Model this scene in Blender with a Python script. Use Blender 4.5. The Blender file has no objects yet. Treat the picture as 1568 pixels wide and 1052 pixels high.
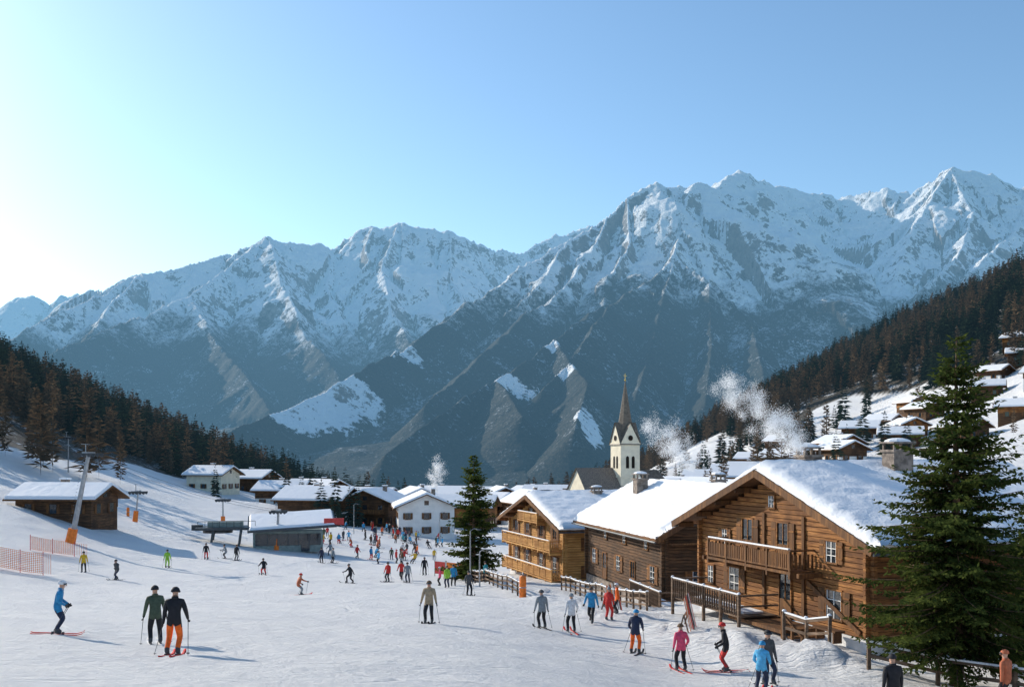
import bpy, math, random
import numpy as np
from mathutils import Vector, Quaternion
rng=np.random.default_rng(7); random.seed(7)
scene=bpy.context.scene
coll=scene.collection
SUN_AZ=math.radians(-51); SUN_EL=math.radians(24)
# ------------------------------------------------------------------ noise
def _h(ix,iy,seed):
    n=(ix.astype(np.int64)*374761393+iy.astype(np.int64)*668265263+seed*1442695041)&0xffffffff
    n=((n^(n>>13))*1274126177)&0xffffffff
    n=n^(n>>16)
    return (n&0xffffff)/float(0xffffff)
def vn(x,y,seed=0):
    x=np.asarray(x,float);y=np.asarray(y,float)
    ix=np.floor(x);iy=np.floor(y);fx=x-ix;fy=y-iy
    fx=fx*fx*fx*(fx*(fx*6-15)+10);fy=fy*fy*fy*(fy*(fy*6-15)+10)
    a=_h(ix,iy,seed);b=_h(ix+1,iy,seed);c=_h(ix,iy+1,seed);d=_h(ix+1,iy+1,seed)
    return (a*(1-fx)+b*fx)*(1-fy)+(c*(1-fx)+d*fx)*fy
def fbm(x,y,o=4,seed=0,g=.5):
    s=0;a=1;t=0
    for i in range(o):
        s=s+a*vn(x*2**i+i*17.3,y*2**i-i*9.1,seed+i);t+=a;a*=g
    return s/t
def ridged(x,y,o=4,seed=0,g=.5):
    s=0;a=1;t=0
    for i in range(o):
        s=s+a*(1-abs(2*vn(x*2**i+i*17.3,y*2**i-i*9.1,seed+i)-1));t+=a;a*=g
    return s/t
# ------------------------------------------------------------------ near terrain: thin-plate through spot heights estimated mostly from image coordinates
spots=[(0,-20,-.8),(0,0,-2.6),(0,15,-4.1),(0,27,-5.5),(0,43,-7.4),(0,65,-9.4),(0,95,-11.6),(0,130,-13.8),(0,178,-15.8),(0,260,-17.5),(0,400,-24),(0,700,-48),(0,1000,-80),
(-9.2,27,-5.4),(-15,32.5,-5.8),(-25,50,-7.6),(-37,86,-10),(-46,105,-9.1),(-58,120,-6),(-28,130,-12.4),(-22,95,-11.3),(-90,170,0.6),(-99,220,0),(-96,250,-3),(-89,280,-7),(-75,300,-10),(-40,200,-13.5),
(-231,450,42),(-224,500,32),(-196,550,8),(-179,600,-6),(-120,600,-26),(-340,500,95),(-150,200,22),(-60,60,-3),(-30,20,-3.2),(-200,800,-40),(-60,400,-22),
(6.3,37,-8),(7.9,36.5,-7.8),(1.4,46,-7.9),(14.5,40,-8.1),(12,50,-7.7),(25,50,-7),(9,64,-9.6),(5,84,-10.9),(2,97,-11.8),(13,30,-7.4),(20,35,-7.8),(30,20,-6),(60,60,-3),
(257,500,90),(258,600,86),(237,700,70),(208,800,42),(157,900,0),(110,1000,-50),(-100,1000,-85),(336,500,150),(150,200,24),(141,300,19),(85,250,0),(103,200,5),(107,350,8),(77,500,-3),(52,250,-9),(58,300,-9),(25,220,-16),(60,120,-4),(250,1050,0),(70,700,-30)]
S=np.array(spots,float)
def warp(x,y):
    q=np.log(np.maximum(y,-45)+60)
    s=np.clip(x/(np.maximum(y,-45)+60),-.66,.66)
    return s*2.6,q
sx,sy=warp(S[:,0],S[:,1])
def U(r2): return r2*np.log(r2+1e-9)*.5
n=len(S)
K=U((sx[:,None]-sx[None])**2+(sy[:,None]-sy[None])**2)+np.eye(n)*.004
Pm=np.c_[np.ones(n),sx,sy]
A=np.block([[K,Pm],[Pm.T,np.zeros((3,3))]])
W=np.linalg.solve(A,np.r_[S[:,2],0,0,0])
mounds=[(8.3,44,.4,2.0),(9.6,41.5,.6,1.6),(11.5,38.6,.6,1.5),(10.6,36.9,.35,1.3),(12.2,36.9,.4,1.1),(6.5,52,.4,2.2),(5,60,.4,2.2),(3.5,68,.4,2.5),(12.8,34.9,.4,1.3),(2.2,76,.5,2.5),(-1,82,.4,3),(7.6,47.5,.4,1.4),(4.3,53.5,.3,1.8),(9.2,39.2,.25,1.0)]
def gz(x,y):
    x=np.atleast_1d(np.asarray(x,float));y=np.atleast_1d(np.asarray(y,float))
    yy=np.minimum(y,1100)
    a,b=warp(x,yy)
    out=W[n]+W[n+1]*a+W[n+2]*b
    for i in range(n):
        out=out+W[i]*U((a-sx[i])**2+(b-sy[i])**2)
    d=np.hypot(x,y)
    out=out+(fbm(x/14,y/14,3,3)-.5)*.6*np.clip((d-12)/60,.2,1)+(fbm(x/60,y/60,3,8)-.5)*np.clip((d-120)/300,0,1)*14
    out=out+(fbm(x/2.2,y/2.2,3,5)-.5)*.20
    for mx,my,h,r in mounds:
        g=np.exp(-((x-mx)**2+(y-my)**2)/(r*r))
        out=out+h*g*(.4+1.2*fbm(x*1.9,y*1.9,3,11,.6))
    t=np.clip((y-900)/450,0,1)
    return out*(1-t)+(-470)*t
def G(x,y): return float(gz(x,y)[0])
# ------------------------------------------------------------------ mesh helpers
def np_mesh(name,V,F,smooth=False):
    me=bpy.data.meshes.new(name)
    V=np.asarray(V,np.float32);F=np.asarray(F,np.int32);k=F.shape[1]
    me.vertices.add(len(V));me.vertices.foreach_set('co',V.ravel())
    me.loops.add(F.size);me.loops.foreach_set('vertex_index',F.ravel())
    me.polygons.add(len(F));me.polygons.foreach_set('loop_start',np.arange(0,F.size,k,dtype=np.int32))
    me.update(calc_edges=True)
    if smooth: me.polygons.foreach_set('use_smooth',np.ones(len(F),bool))
    return me
def fattr(me,name,arr):
    a=me.attributes.new(name,'FLOAT','POINT');a.data.foreach_set('value',np.asarray(arr,np.float32))
def add(name,me,mats=(),parent=None,loc=(0,0,0),rotz=0):
    o=bpy.data.objects.new(name,me);coll.objects.link(o)
    for m in mats: me.materials.append(m)
    o.location=loc;o.rotation_euler=(0,0,rotz)
    if parent: o.parent=parent
    return o
class MB:
    def __init__(s): s.v=[];s.f=[];s.m=[]
    def poly(s,vs,fs,m=0):
        b=len(s.v);s.v+= [tuple(v) for v in vs];s.f+=[tuple(b+i for i in f) for f in fs];s.m+=[m]*len(fs)
    def box(s,c,d,m=0,rz=0):
        hx,hy,hz=d[0]/2,d[1]/2,d[2]/2;ca,sa=math.cos(rz),math.sin(rz)
        vs=[]
        for z in(-hz,hz):
            for x,y in((-hx,-hy),(hx,-hy),(hx,hy),(-hx,hy)):
                vs.append((c[0]+x*ca-y*sa,c[1]+x*sa+y*ca,c[2]+z))
        s.poly(vs,[(0,3,2,1),(4,5,6,7),(0,1,5,4),(1,2,6,5),(2,3,7,6),(3,0,4,7)],m)
    def beam(s,p,q,w,h,m=0):
        p=Vector(p);q=Vector(q);d=(q-p).normalized()
        up=Vector((0,0,1)) if abs(d.z)<.95 else Vector((0,1,0))
        a=d.cross(up).normalized()*w/2;b=a.normalized().cross(d).normalized()*h/2
        vs=[p-a-b,p+a-b,p+a+b,p-a+b,q-a-b,q+a-b,q+a+b,q-a+b]
        s.poly(vs,[(0,1,2,3),(7,6,5,4),(0,4,5,1),(1,5,6,2),(2,6,7,3),(3,7,4,0)],m)
    def tube(s,pts,rad,k=8,m=0,cap=True):
        pts=[Vector(p) for p in pts];vs=[];fs=[]
        for i,p in enumerate(pts):
            d=(pts[min(i+1,len(pts)-1)]-pts[max(i-1,0)]).normalized()
            up=Vector((0,0,1)) if abs(d.z)<.9 else Vector((1,0,0))
            a=d.cross(up).normalized();b=a.cross(d).normalized()
            r=rad[i] if hasattr(rad,'__len__') else rad
            for j in range(k):
                t=2*math.pi*j/k;vs.append(p+a*math.cos(t)*r+b*math.sin(t)*r)
        for i in range(len(pts)-1):
            for j in range(k):
                fs.append((i*k+j,i*k+(j+1)%k,(i+1)*k+(j+1)%k,(i+1)*k+j))
        if cap: fs+= [tuple(range(k))[::-1],tuple((len(pts)-1)*k+j for j in range(k))]
        s.poly(vs,fs,m)
    def ball(s,c,r,m=0,nu=12,nv=8,zmin=-1,sc=(1,1,1)):
        vs=[];fs=[]
        for i in range(nv+1):
            t=math.acos(zmin)*(1-i/nv) if zmin>-1 else math.pi*(1-i/nv)
            for j in range(nu):
                p=2*math.pi*j/nu
                vs.append((c[0]+r*sc[0]*math.sin(t)*math.cos(p),c[1]+r*sc[1]*math.sin(t)*math.sin(p),c[2]+r*sc[2]*math.cos(t)))
        for i in range(nv):
            for j in range(nu):
                fs.append((i*nu+j,i*nu+(j+1)%nu,(i+1)*nu+(j+1)%nu,(i+1)*nu+j))
        s.poly(vs,fs,m)
    def mesh(s,name,smooth=False):
        me=bpy.data.meshes.new(name);me.from_pydata(s.v,[],s.f);me.update()
        me.polygons.foreach_set('material_index',s.m)
        if smooth: me.polygons.foreach_set('use_smooth',[True]*len(s.f))
        return me
    def obj(s,name,mats,parent=None,loc=(0,0,0),rotz=0,smooth=False):
        return add(name,s.mesh(name,smooth),mats,parent,loc,rotz)
def empty(name,loc,rotz=0):
    o=bpy.data.objects.new(name,None);coll.objects.link(o);o.location=loc;o.rotation_euler=(0,0,rotz);return o
# ------------------------------------------------------------------ materials
class NT:
    def __init__(s,name):
        s.mat=bpy.data.materials.new(name);s.mat.use_nodes=True;s.t=s.mat.node_tree;s.t.nodes.clear()
        s.out=s.n('ShaderNodeOutputMaterial')
    def n(s,t,**k):
        nd=s.t.nodes.new(t)
        for a,b in k.items(): setattr(nd,a,b)
        return nd
    def set(s,inp,v):
        if isinstance(v,bpy.types.NodeSocket): s.t.links.new(v,inp)
        elif v is not None:
            if inp.type=='RGBA' and len(v)==3: v=(*v,1)
            inp.default_value=v
    def math(s,op,a,b=None,c=None,clamp=False):
        nd=s.n('ShaderNodeMath',operation=op,use_clamp=clamp)
        s.set(nd.inputs[0],a)
        if b is not None: s.set(nd.inputs[1],b)
        if c is not None: s.set(nd.inputs[2],c)
        return nd.outputs[0]
    def mix(s,f,a,b):
        nd=s.n('ShaderNodeMix',data_type='RGBA');s.set(nd.inputs[0],f);s.set(nd.inputs[6],a);s.set(nd.inputs[7],b);return nd.outputs[2]
    def noise(s,vec,scale,detail=4,rough=.55):
        nd=s.n('ShaderNodeTexNoise');s.set(nd.inputs['Vector'],vec);nd.inputs['Scale'].default_value=scale;nd.inputs['Detail'].default_value=detail;nd.inputs['Roughness'].default_value=rough;return nd.outputs[0]
    def ss(s,x,a,b):
        nd=s.n('ShaderNodeMapRange',interpolation_type='SMOOTHSTEP');s.set(nd.inputs[0],x);s.set(nd.inputs[1],a);s.set(nd.inputs[2],b);return nd.outputs[0]
    def scale(s,vec,sc,rot=0,loc=0):
        nd=s.n('ShaderNodeMapping');s.set(nd.inputs[0],vec);nd.inputs[3].default_value=sc;nd.inputs[2].default_value=(0,0,rot);nd.inputs[1].default_value=(loc,loc,0);return nd.outputs[0]
    def bump(s,h,st,dist):
        nd=s.n('ShaderNodeBump');s.set(nd.inputs['Height'],h);nd.inputs['Strength'].default_value=st;nd.inputs['Distance'].default_value=dist;return nd.outputs[0]
    def bsdf(s,col,rough=.7,normal=None,metal=0,spec=.3):
        nd=s.n('ShaderNodeBsdfPrincipled');s.set(nd.inputs['Base Color'],col);s.set(nd.inputs['Roughness'],rough);nd.inputs['Metallic'].default_value=metal
        nd.inputs['Specular IOR Level'].default_value=spec
        if normal is not None: s.set(nd.inputs['Normal'],normal)
        return nd.outputs[0]
    def fin(s,sh): s.t.links.new(sh,s.out.inputs[0]);return s.mat
    def pos(s): return s.n('ShaderNodeNewGeometry').outputs['Position']
    def obj(s): return s.n('ShaderNodeTexCoord').outputs['Object']
    def att(s,name): return s.n('ShaderNodeAttribute',attribute_name=name).outputs['Fac']
    def haze(s,sh,L=15000,col=(.22,.48,.72),gain=1.0):  # aerial haze painted as blue emission, growing with distance from the origin
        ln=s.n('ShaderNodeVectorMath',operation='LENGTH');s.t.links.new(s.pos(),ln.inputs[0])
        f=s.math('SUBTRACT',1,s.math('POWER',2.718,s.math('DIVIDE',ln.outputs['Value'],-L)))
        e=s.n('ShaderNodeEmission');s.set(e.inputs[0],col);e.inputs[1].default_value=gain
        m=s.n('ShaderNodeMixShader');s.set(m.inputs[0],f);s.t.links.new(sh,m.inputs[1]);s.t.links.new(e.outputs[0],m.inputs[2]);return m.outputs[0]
def simple(name,col,rough=.7,var=.25,sc=3,bump=.0,metal=0,spec=.3):
    t=NT(name);p=t.obj();nz=t.noise(p,sc,5)
    c2=tuple(min(1,c*(1+var)) for c in col);c1=tuple(c*(1-var) for c in col)
    c=t.mix(t.ss(nz,.3,.7),c1,c2)
    nm=t.bump(t.noise(p,sc*6,4),bump,.02) if bump else None
    return t.fin(t.bsdf(c,rough,nm,metal,spec))
def wood(name,c1,c2,c3,axis=(.7,.7,9)):
    t=NT(name);p=t.obj()
    a=t.noise(t.scale(p,axis),1.6,6,.65);b=t.noise(p,.5,3)
    g=t.noise(t.scale(p,tuple(v*5 for v in axis)),1.2,4)
    bd=t.noise(t.scale(p,(.25,.25,4.6) if axis[2]>2 else (4.5,4.5,.3)),1.0,1,.5)
    c=t.mix(t.ss(a,.35,.65),c1,c2);c=t.mix(t.math('MULTIPLY',t.ss(b,.42,.7),.8),c,c3)
    c=t.mix(t.math('MULTIPLY',t.ss(bd,.42,.62),.55),c,c3)
    return t.fin(t.bsdf(c,.75,t.bump(t.math('ADD',a,g),.5,.02),spec=.2))
M={}
M['wood']=wood('larch_wood',(.19,.074,.022),(.47,.215,.07),(.105,.045,.02))
M['wood2']=wood('old_dark_wood',(.065,.036,.020),(.19,.10,.05),(.04,.026,.018))
M['wood3']=wood('light_larch_wood',(.44,.22,.065),(.70,.41,.15),(.34,.165,.055))
M['woodv']=wood('board_wood',(.13,.058,.023),(.27,.13,.05),(.08,.042,.024),(7,7,.7))
M['dark']=simple('dark_gap',(.02,.013,.009),.9)
M['wgrey']=wood('weathered_wood',(.13,.085,.055),(.28,.19,.13),(.08,.055,.04),(1,1,6))
M['glass']=simple('window_glass',(.02,.028,.035),.06,.3,1,spec=.8)
M['white']=simple('white_paint',(.78,.76,.72),.7,.06,1,.15)
M['cream']=simple('cream_render',(.80,.72,.55),.8,.08,1,.15)
M['stone']=simple('rubble_stone',(.22,.18,.15),.9,.45,3,.8)
M['plaster']=simple('lime_plaster',(.62,.62,.62),.85,.1,1,.3)
M['slate']=simple('shingle_roof',(.22,.18,.145),.8,.35,4,.5)
M['spire']=simple('spire_copper',(.16,.13,.10),.6,.3,2,.3)
M['metal']=simple('galvanised_steel',(.35,.36,.37),.45,.15,3,0,.6)
M['dmetal']=simple('dark_steel',(.08,.085,.09),.5,.2,3,0,.4)
M['orange']=simple('orange_padding',(.80,.20,.03),.6,.15,3)
M['red']=simple('red_banner',(.62,.07,.06),.6,.15,3)
M['green']=simple('grey_green_cladding',(.22,.27,.25),.6,.2,2)
M['goldm']=simple('gilded_metal',(.6,.42,.1),.35,.1,3,0,.8)
def snow_ground():
    t=NT('snow_ground');p=t.pos()
    fm=t.att('forest')
    n1=t.noise(p,.35,6,.6);n2=t.noise(p,5.5,5,.65);n3=t.noise(p,1.6,5,.6)
    tr=t.noise(t.scale(p,(.22,3.0,1),math.radians(28)),1.6,6,.65)
    tr2=t.noise(t.scale(p,(.16,2.4,1),math.radians(-38),5),2.1,6,.65)
    tr3=t.noise(t.scale(p,(.14,2.0,1),math.radians(4),9),2.6,6,.6)
    def lines(sc,loc,wd,sx_,rot):
        q=t.noise(t.scale(p,(sx_,1,1),rot,loc),sc,1.5,.4)
        a=t.math('ABSOLUTE',t.math('SUBTRACT',q,.5));return t.math('SUBTRACT',1,t.ss(a,0,wd))
    ln=t.math('ADD',lines(.09,3,.0035,.35,.6),lines(.12,17,.004,.3,-.5));ln=t.math('ADD',ln,lines(.10,31,.003,.3,1.2));ln=t.math('ADD',ln,lines(.14,47,.004,.35,.15))
    ln=t.math('MULTIPLY',ln,t.ss(t.noise(p,.13,3),.38,.55))
    h=t.math('ADD',t.math('MULTIPLY',n1,1.0),t.math('ADD',t.math('MULTIPLY',n2,.5),t.math('MULTIPLY',n3,.9)))
    h=t.math('ADD',h,t.math('MULTIPLY',t.math('ADD',t.math('ADD',tr,tr2),tr3),1.15))
    h=t.math('SUBTRACT',h,t.math('MULTIPLY',ln,.38))
    col=t.mix(t.ss(n1,.3,.7),(.87,.865,.87),(.93,.92,.905))
    fn=t.noise(p,.11,5,.7);ffine=t.noise(p,.9,4,.7)
    fcol=t.mix(t.ss(ffine,.35,.65),(.035,.034,.026),(.10,.075,.05))
    fcol=t.mix(t.ss(t.math('ADD',t.math('MULTIPLY',fn,.6),t.math('MULTIPLY',ffine,.4)),.53,.62),fcol,(.75,.78,.82))
    col=t.mix(fm,col,fcol)
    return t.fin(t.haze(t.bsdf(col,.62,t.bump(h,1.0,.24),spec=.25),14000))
M['ground']=snow_ground()
def roofsnow():
    t=NT('roof_snow');p=t.obj()
    h=t.math('ADD',t.noise(p,1.0,5),t.math('MULTIPLY',t.noise(p,6,4),.35))
    return t.fin(t.bsdf((.86,.87,.885),.6,t.bump(h,.6,.14),spec=.25))
M['snow']=roofsnow()
def mountain_mat():
    t=NT('mountain_rock_snow_forest');g=t.n('ShaderNodeNewGeometry');p=g.outputs['Position']
    sp=t.n('ShaderNodeSeparateXYZ');t.t.links.new(p,sp.inputs[0]);z=sp.outputs[2]
    sn=t.n('ShaderNodeSeparateXYZ');t.t.links.new(g.outputs['Normal'],sn.inputs[0]);nz=sn.outputs[2]
    gully=t.att('gully')
    big=t.noise(p,.0016,6,.6);mid=t.noise(p,.008,6,.65);fin=t.noise(p,.035,5,.7);vf=t.noise(p,.11,4,.75)
    thr=t.math('ADD',nz,t.math('MULTIPLY',t.math('SUBTRACT',mid,.5),.55));thr=t.math('ADD',thr,t.math('MULTIPLY',t.math('SUBTRACT',fin,.5),.95))
    thr=t.math('ADD',thr,t.math('MULTIPLY',t.math('SUBTRACT',big,.5),.45));thr=t.math('ADD',thr,t.math('MULTIPLY',t.math('SUBTRACT',vf,.5),.35))
    rockm=t.math('SUBTRACT',1,t.ss(thr,.53,.60))
    rock=t.mix(t.ss(fin,.35,.65),(.085,.070,.062),(.26,.21,.17))
    snowc=t.mix(mid,(.89,.90,.92),(.95,.95,.95))
    alp=t.mix(t.math('MULTIPLY',rockm,.85),snowc,rock)
    tl=t.math('ADD',t.math('MULTIPLY',t.math('SUBTRACT',big,.5),700),t.math('MULTIPLY',t.math('SUBTRACT',mid,.5),560))
    tl=t.math('ADD',tl,t.math('MULTIPLY',t.math('SUBTRACT',fin,.5),560));tl=t.math('ADD',tl,t.math('MULTIPLY',t.math('SUBTRACT',vf,.5),420))
    zz=t.math('ADD',t.math('ADD',z,tl),t.math('MULTIPLY',gully,300))
    fmask=t.math('SUBTRACT',1,t.ss(zz,560,790))
    fc=t.mix(t.ss(vf,.38,.62),(.010,.019,.020),(.048,.044,.034))
    patch=t.math('ADD',t.math('MULTIPLY',mid,.30),t.math('MULTIPLY',vf,.42));patch=t.math('ADD',patch,t.math('MULTIPLY',fin,.28));patch=t.math('ADD',patch,t.math('MULTIPLY',gully,.08))
    patch=t.ss(patch,.545,.61)
    patch=t.math('MULTIPLY',patch,t.ss(z,-350,420))
    fc=t.mix(t.math('MULTIPLY',patch,.7),fc,(.66,.70,.76))
    mead=t.att('meadow')
    fmask=t.math('MULTIPLY',fmask,t.math('SUBTRACT',1,t.ss(t.math('ADD',mead,t.math('MULTIPLY',t.math('SUBTRACT',fin,.5),1.4)),.5,.6)))
    col=t.mix(fmask,alp,fc)
    hb=t.math('ADD',t.math('MULTIPLY',mid,1.0),t.math('MULTIPLY',fin,.38))
    hb=t.math('MULTIPLY',hb,t.math('SUBTRACT',1,t.math('MULTIPLY',fmask,.6)))
    hb=t.math('ADD',hb,t.math('MULTIPLY',vf,.2))
    sh=t.bsdf(col,.85,t.bump(hb,.8,32),spec=.1)
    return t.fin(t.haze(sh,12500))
M['mtn']=mountain_mat()
def foliage(name,c1,c2,c3,tr=.35,haze=False):
    t=NT(name);tint=t.att('tint');p=t.obj()
    c=t.mix(tint,c1,c2);c=t.mix(t.ss(t.noise(p,.9 if not haze else .06,3),.5,.65),c,c3)
    d=t.n('ShaderNodeBsdfDiffuse');t.set(d.inputs[0],c);tn=t.n('ShaderNodeBsdfTranslucent');t.set(tn.inputs[0],c)
    m=t.n('ShaderNodeMixShader');m.inputs[0].default_value=tr;t.t.links.new(d.outputs[0],m.inputs[1]);t.t.links.new(tn.outputs[0],m.inputs[2])
    s=m.outputs[0]
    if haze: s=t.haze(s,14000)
    return t.fin(s)
M['needle']=foliage('spruce_needles',(.022,.042,.015),(.11,.13,.030),(.055,.072,.02),.35)
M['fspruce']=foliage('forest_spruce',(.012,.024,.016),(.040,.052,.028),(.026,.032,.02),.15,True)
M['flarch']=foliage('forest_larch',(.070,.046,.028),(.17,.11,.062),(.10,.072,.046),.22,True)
M['bark']=simple('bark',(.12,.075,.045),.9,.35,8,.6)
# ------------------------------------------------------------------ world / sun / camera
w=bpy.data.worlds.new("World");scene.world=w;w.use_nodes=True
nt=w.node_tree;bg=nt.nodes['Background'];sky=nt.nodes.new('ShaderNodeTexSky');sky.sky_type='NISHITA'
sky.sun_disc=False;sky.sun_elevation=SUN_EL;sky.sun_rotation=SUN_AZ;sky.altitude=300;sky.air_density=1.0;sky.dust_density=.75;sky.ozone_density=1.0
tm=nt.nodes.new('ShaderNodeMix');tm.data_type='RGBA';tm.blend_type='MULTIPLY';tm.inputs[0].default_value=1;tm.inputs[7].default_value=(.98,1.22,1.34,1)
nt.links.new(sky.outputs[0],tm.inputs[6]);nt.links.new(tm.outputs[2],bg.inputs[0]);bg.inputs[1].default_value=.145
sd=bpy.data.lights.new('sun','SUN');sd.energy=5;sd.angle=math.radians(.5);sd.color=(1,.90,.76)
so=bpy.data.objects.new('sun',sd);coll.objects.link(so)
Sv=Vector((math.sin(SUN_AZ)*math.cos(SUN_EL),math.cos(SUN_AZ)*math.cos(SUN_EL),math.sin(SUN_EL)))
so.rotation_mode='QUATERNION';so.rotation_quaternion=Sv.to_track_quat('Z','Y');so.location=(-100,100,80)
cd=bpy.data.cameras.new('camera');cam=bpy.data.objects.new('camera',cd);coll.objects.link(cam);scene.camera=cam
cam.location=(0,0,0);cam.rotation_euler=(math.radians(90),0,0);cd.lens=35;cd.sensor_width=36;cd.shift_y=.111;cd.clip_end=60000;cd.clip_start=.2
scene.view_settings.view_transform='Standard';scene.view_settings.look='None';scene.view_settings.exposure=0
# ------------------------------------------------------------------ ground sheet
def forest_mask(x,y,z):
    nz=(fbm(x/45,y/45,3,21)-.5)*50
    left=((x+nz*.4<-92)&(y>140))|((x<40)&(y+nz>330+(x+78)*1.0)&(y>300)&(x<-40))|((y+nz>470))&(x<120)
    right=(x>0)&(z+nz*.45>24)&(y>180)
    right=right|((x>95)&(y+nz>400))|(y+nz>600)
    return (left|right)&(y>100)
rows=np.r_[np.exp(np.linspace(math.log(35),math.log(1500),660))-60, np.linspace(1500,22000,14)[1:]]
cols=np.linspace(-1,1,600);cols=np.sign(cols)*(.50*abs(cols)+.90*abs(cols)**3)
Yg,Cg=np.meshgrid(rows,cols,indexing='ij');Xg=Cg*(Yg+60)
Zg=gz(Xg.ravel(),Yg.ravel()).reshape(Xg.shape)
V=np.c_[Xg.ravel(),Yg.ravel(),Zg.ravel()]
R,C=Xg.shape
def gridf(R,C):
    i=np.arange(R*C).reshape(R,C);return np.c_[i[:-1,:-1].ravel(),i[:-1,1:].ravel(),i[1:,1:].ravel(),i[1:,:-1].ravel()]
me=np_mesh('snow_ground',V,gridf(R,C),True)
fm=forest_mask(V[:,0],V[:,1],V[:,2]).astype(float)
fattr(me,'forest',fm)
add('snow_ground',me,[M['ground']])
# ------------------------------------------------------------------ mountains (ridge lines: image pixel x, image pixel y, assumed distance)
def px_to_world(b,e,D): return ((b-784)/1524*D, D, (700-e)/1524*D)  # b, e are image pixel coordinates, D an assumed distance
FL=-440
ridges=[
 [(-120,520,11500),(0,468,12000),(50,448,12000),(75,462,12000),(120,443,12000),(160,480,12000),(230,520,12000)],
 [(-260,560,4800),(-60,530,5000),(20,508,5200),(130,465,5700),(215,425,6100),(300,405,6300),(360,388,6500),(412,360,6600),(450,375,6700),(510,383,6900),(560,350,7000),(612,343,7000),(650,350,7000),(690,355,7000),(740,375,7100),(800,381,7300),(850,360,7500),(880,351,7600),(940,350,7700),(1000,380,7800)],
 [(412,360,6600),(350,412,6150),(290,460,5600),(200,490,5100),(80,540,4600),(20,580,4300)],
 [(290,460,5600),(330,520,5000),(390,590,4400),(430,650,4000)],
 [(412,362,6600),(430,430,5900),(470,510,5200),(520,580,4700)],
 [(510,383,6900),(500,440,6300),(540,520,5500)],
 [(612,343,7000),(585,410,6400),(600,480,5700),(640,540,5000)],
 [(690,355,7000),(690,430,6400),(720,480,5800)],
 [(215,425,6100),(160,480,5500),(120,540,4900)],
 [(1005,276,5000),(960,300,4950),(930,325,4880),(870,370,4700),(800,410,4500),(740,450,4250),(690,490,3950),(590,545,3550),(500,598,3200),(420,632,2950),(350,662,2750),(270,700,2550)],
 [(1005,276,5000),(1035,292,5050),(1065,277,5100),(1095,291,5300),(1130,267,5700),(1165,276,5800),(1200,287,5900),(1290,305,6000),(1340,290,5800),(1400,297,5700),(1455,262,5500),(1500,266,5500),(1568,290,5500),(1660,300,5400),(1800,330,5300)],
 [(1065,277,5100),(1045,330,4750),(1032,390,4300),(985,432,4000),(940,462,3750),(850,520,3300),(760,580,2900),(670,640,2550),(590,697,2250)],
 [(1032,390,4300),(1085,440,4050),(1150,495,3750),(1240,552,3450),(1330,620,3200)],
 [(1032,390,4300),(1010,480,3700),(990,560,3100),(960,650,2500)],
 [(930,325,4880),(905,390,4500),(860,440,4150),(800,490,3800),(720,560,3300),(650,620,2900)],
 [(870,370,4700),(830,430,4300),(770,480,4000)],
 [(960,300,4950),(965,370,4550),(930,420,4200)],
 [(1130,267,5700),(1150,340,5300),(1175,400,4900)],
 [(1200,287,5900),(1230,350,5500),(1240,420,5100)],
 [(1290,305,6000),(1310,370,5500),(1340,440,5000)],
 [(1455,262,5500),(1420,310,5200),(1395,360,4900),(1370,430,4500)],
 [(1455,262,5500),(1490,330,5000),(1470,390,4600),(1420,440,4200),(1350,520,3800)],
 [(1568,290,5500),(1560,350,4900),(1500,400,4400),(1440,470,3900)],
 [(1660,300,5400),(1640,400,4200),(1560,450,3500)],
 [(850,520,3300),(900,590,2700),(880,660,2300)],
 [(760,580,2900),(800,640,2450)],
 [(940,462,3750),(900,520,3250),(830,600,2750)],
 [(1085,440,4050),(1090,530,3400),(1080,620,2700)],
 [(1150,495,3750),(1170,580,3000),(1150,650,2500)],
]
rowsm=np.exp(np.linspace(math.log(1250),math.log(13500),840))
colsm=np.linspace(-.70,.70,1100)
Ym,Cm=np.meshgrid(rowsm,colsm,indexing='ij');Xm=(Cm*Ym).ravel();Ym=Ym.ravel()
wx=Xm+(fbm(Xm/420,Ym/420,3,31)-.5)*260;wy=Ym+(fbm(Xm/420+9,Ym/420,3,32)-.5)*260
best=np.full(Xm.shape,-1e9);bs=np.zeros(Xm.shape);bd=np.zeros(Xm.shape)
off=0
for ri,rd in enumerate(ridges):
    P=np.array([px_to_world(*q) for q in rd])
    for a,b in zip(P[:-1],P[1:]):
        L=math.hypot(*(b-a)[:2])
        ux,uy=(b-a)[:2]/L
        t0=((Xm-a[0])*ux+(Ym-a[1])*uy)/L
        d0=np.hypot(Xm-a[0]-np.clip(t0,0,1)*L*ux,Ym-a[1]-np.clip(t0,0,1)*L*uy)
        f=np.clip(d0/500,0,1)
        px=Xm+(wx-Xm)*f;py=Ym+(wy-Ym)*f
        t=np.clip(((px-a[0])*ux+(py-a[1])*uy)/L,0,1)
        d=np.hypot(px-a[0]-t*L*ux,py-a[1]-t*L*uy)
        z=a[2]+(b[2]-a[2])*t;hh=z-FL
        h=FL+hh*np.exp(-1.0*d/np.maximum(hh,50))
        m=h>best
        best[m]=h[m];bs[m]=(off+t*L)[m];bd[m]=d[m]
        off+=L
    off+=5000
rel=np.clip((best+170)/900,.15,1)
fl=ridged(bs/240,bd/1600,3,41)
fl2=ridged(bs/85,bd/700,3,43)
gully=1-fl
amp=(1-np.exp(-bd/150))*rel
Hm=best+amp*((fl-.6)*250+(fl2-.6)*85)
rf=ridged(Xm/520,Ym/520,6,51,.52)
Hm+= (rf-.6)*rel*(85+120*(1-np.exp(-bd/300)))
Hm+= (ridged(Xm/130,Ym/130,4,57,.55)-.6)*rel**1.5*40
Hm+= (ridged(bs/70,bd/500,3,66,.5)-.6)*rel*24*np.exp(-bd/160)
Hm+= (fbm(Xm/40,Ym/40,3,61)-.5)*13*rel
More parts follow.
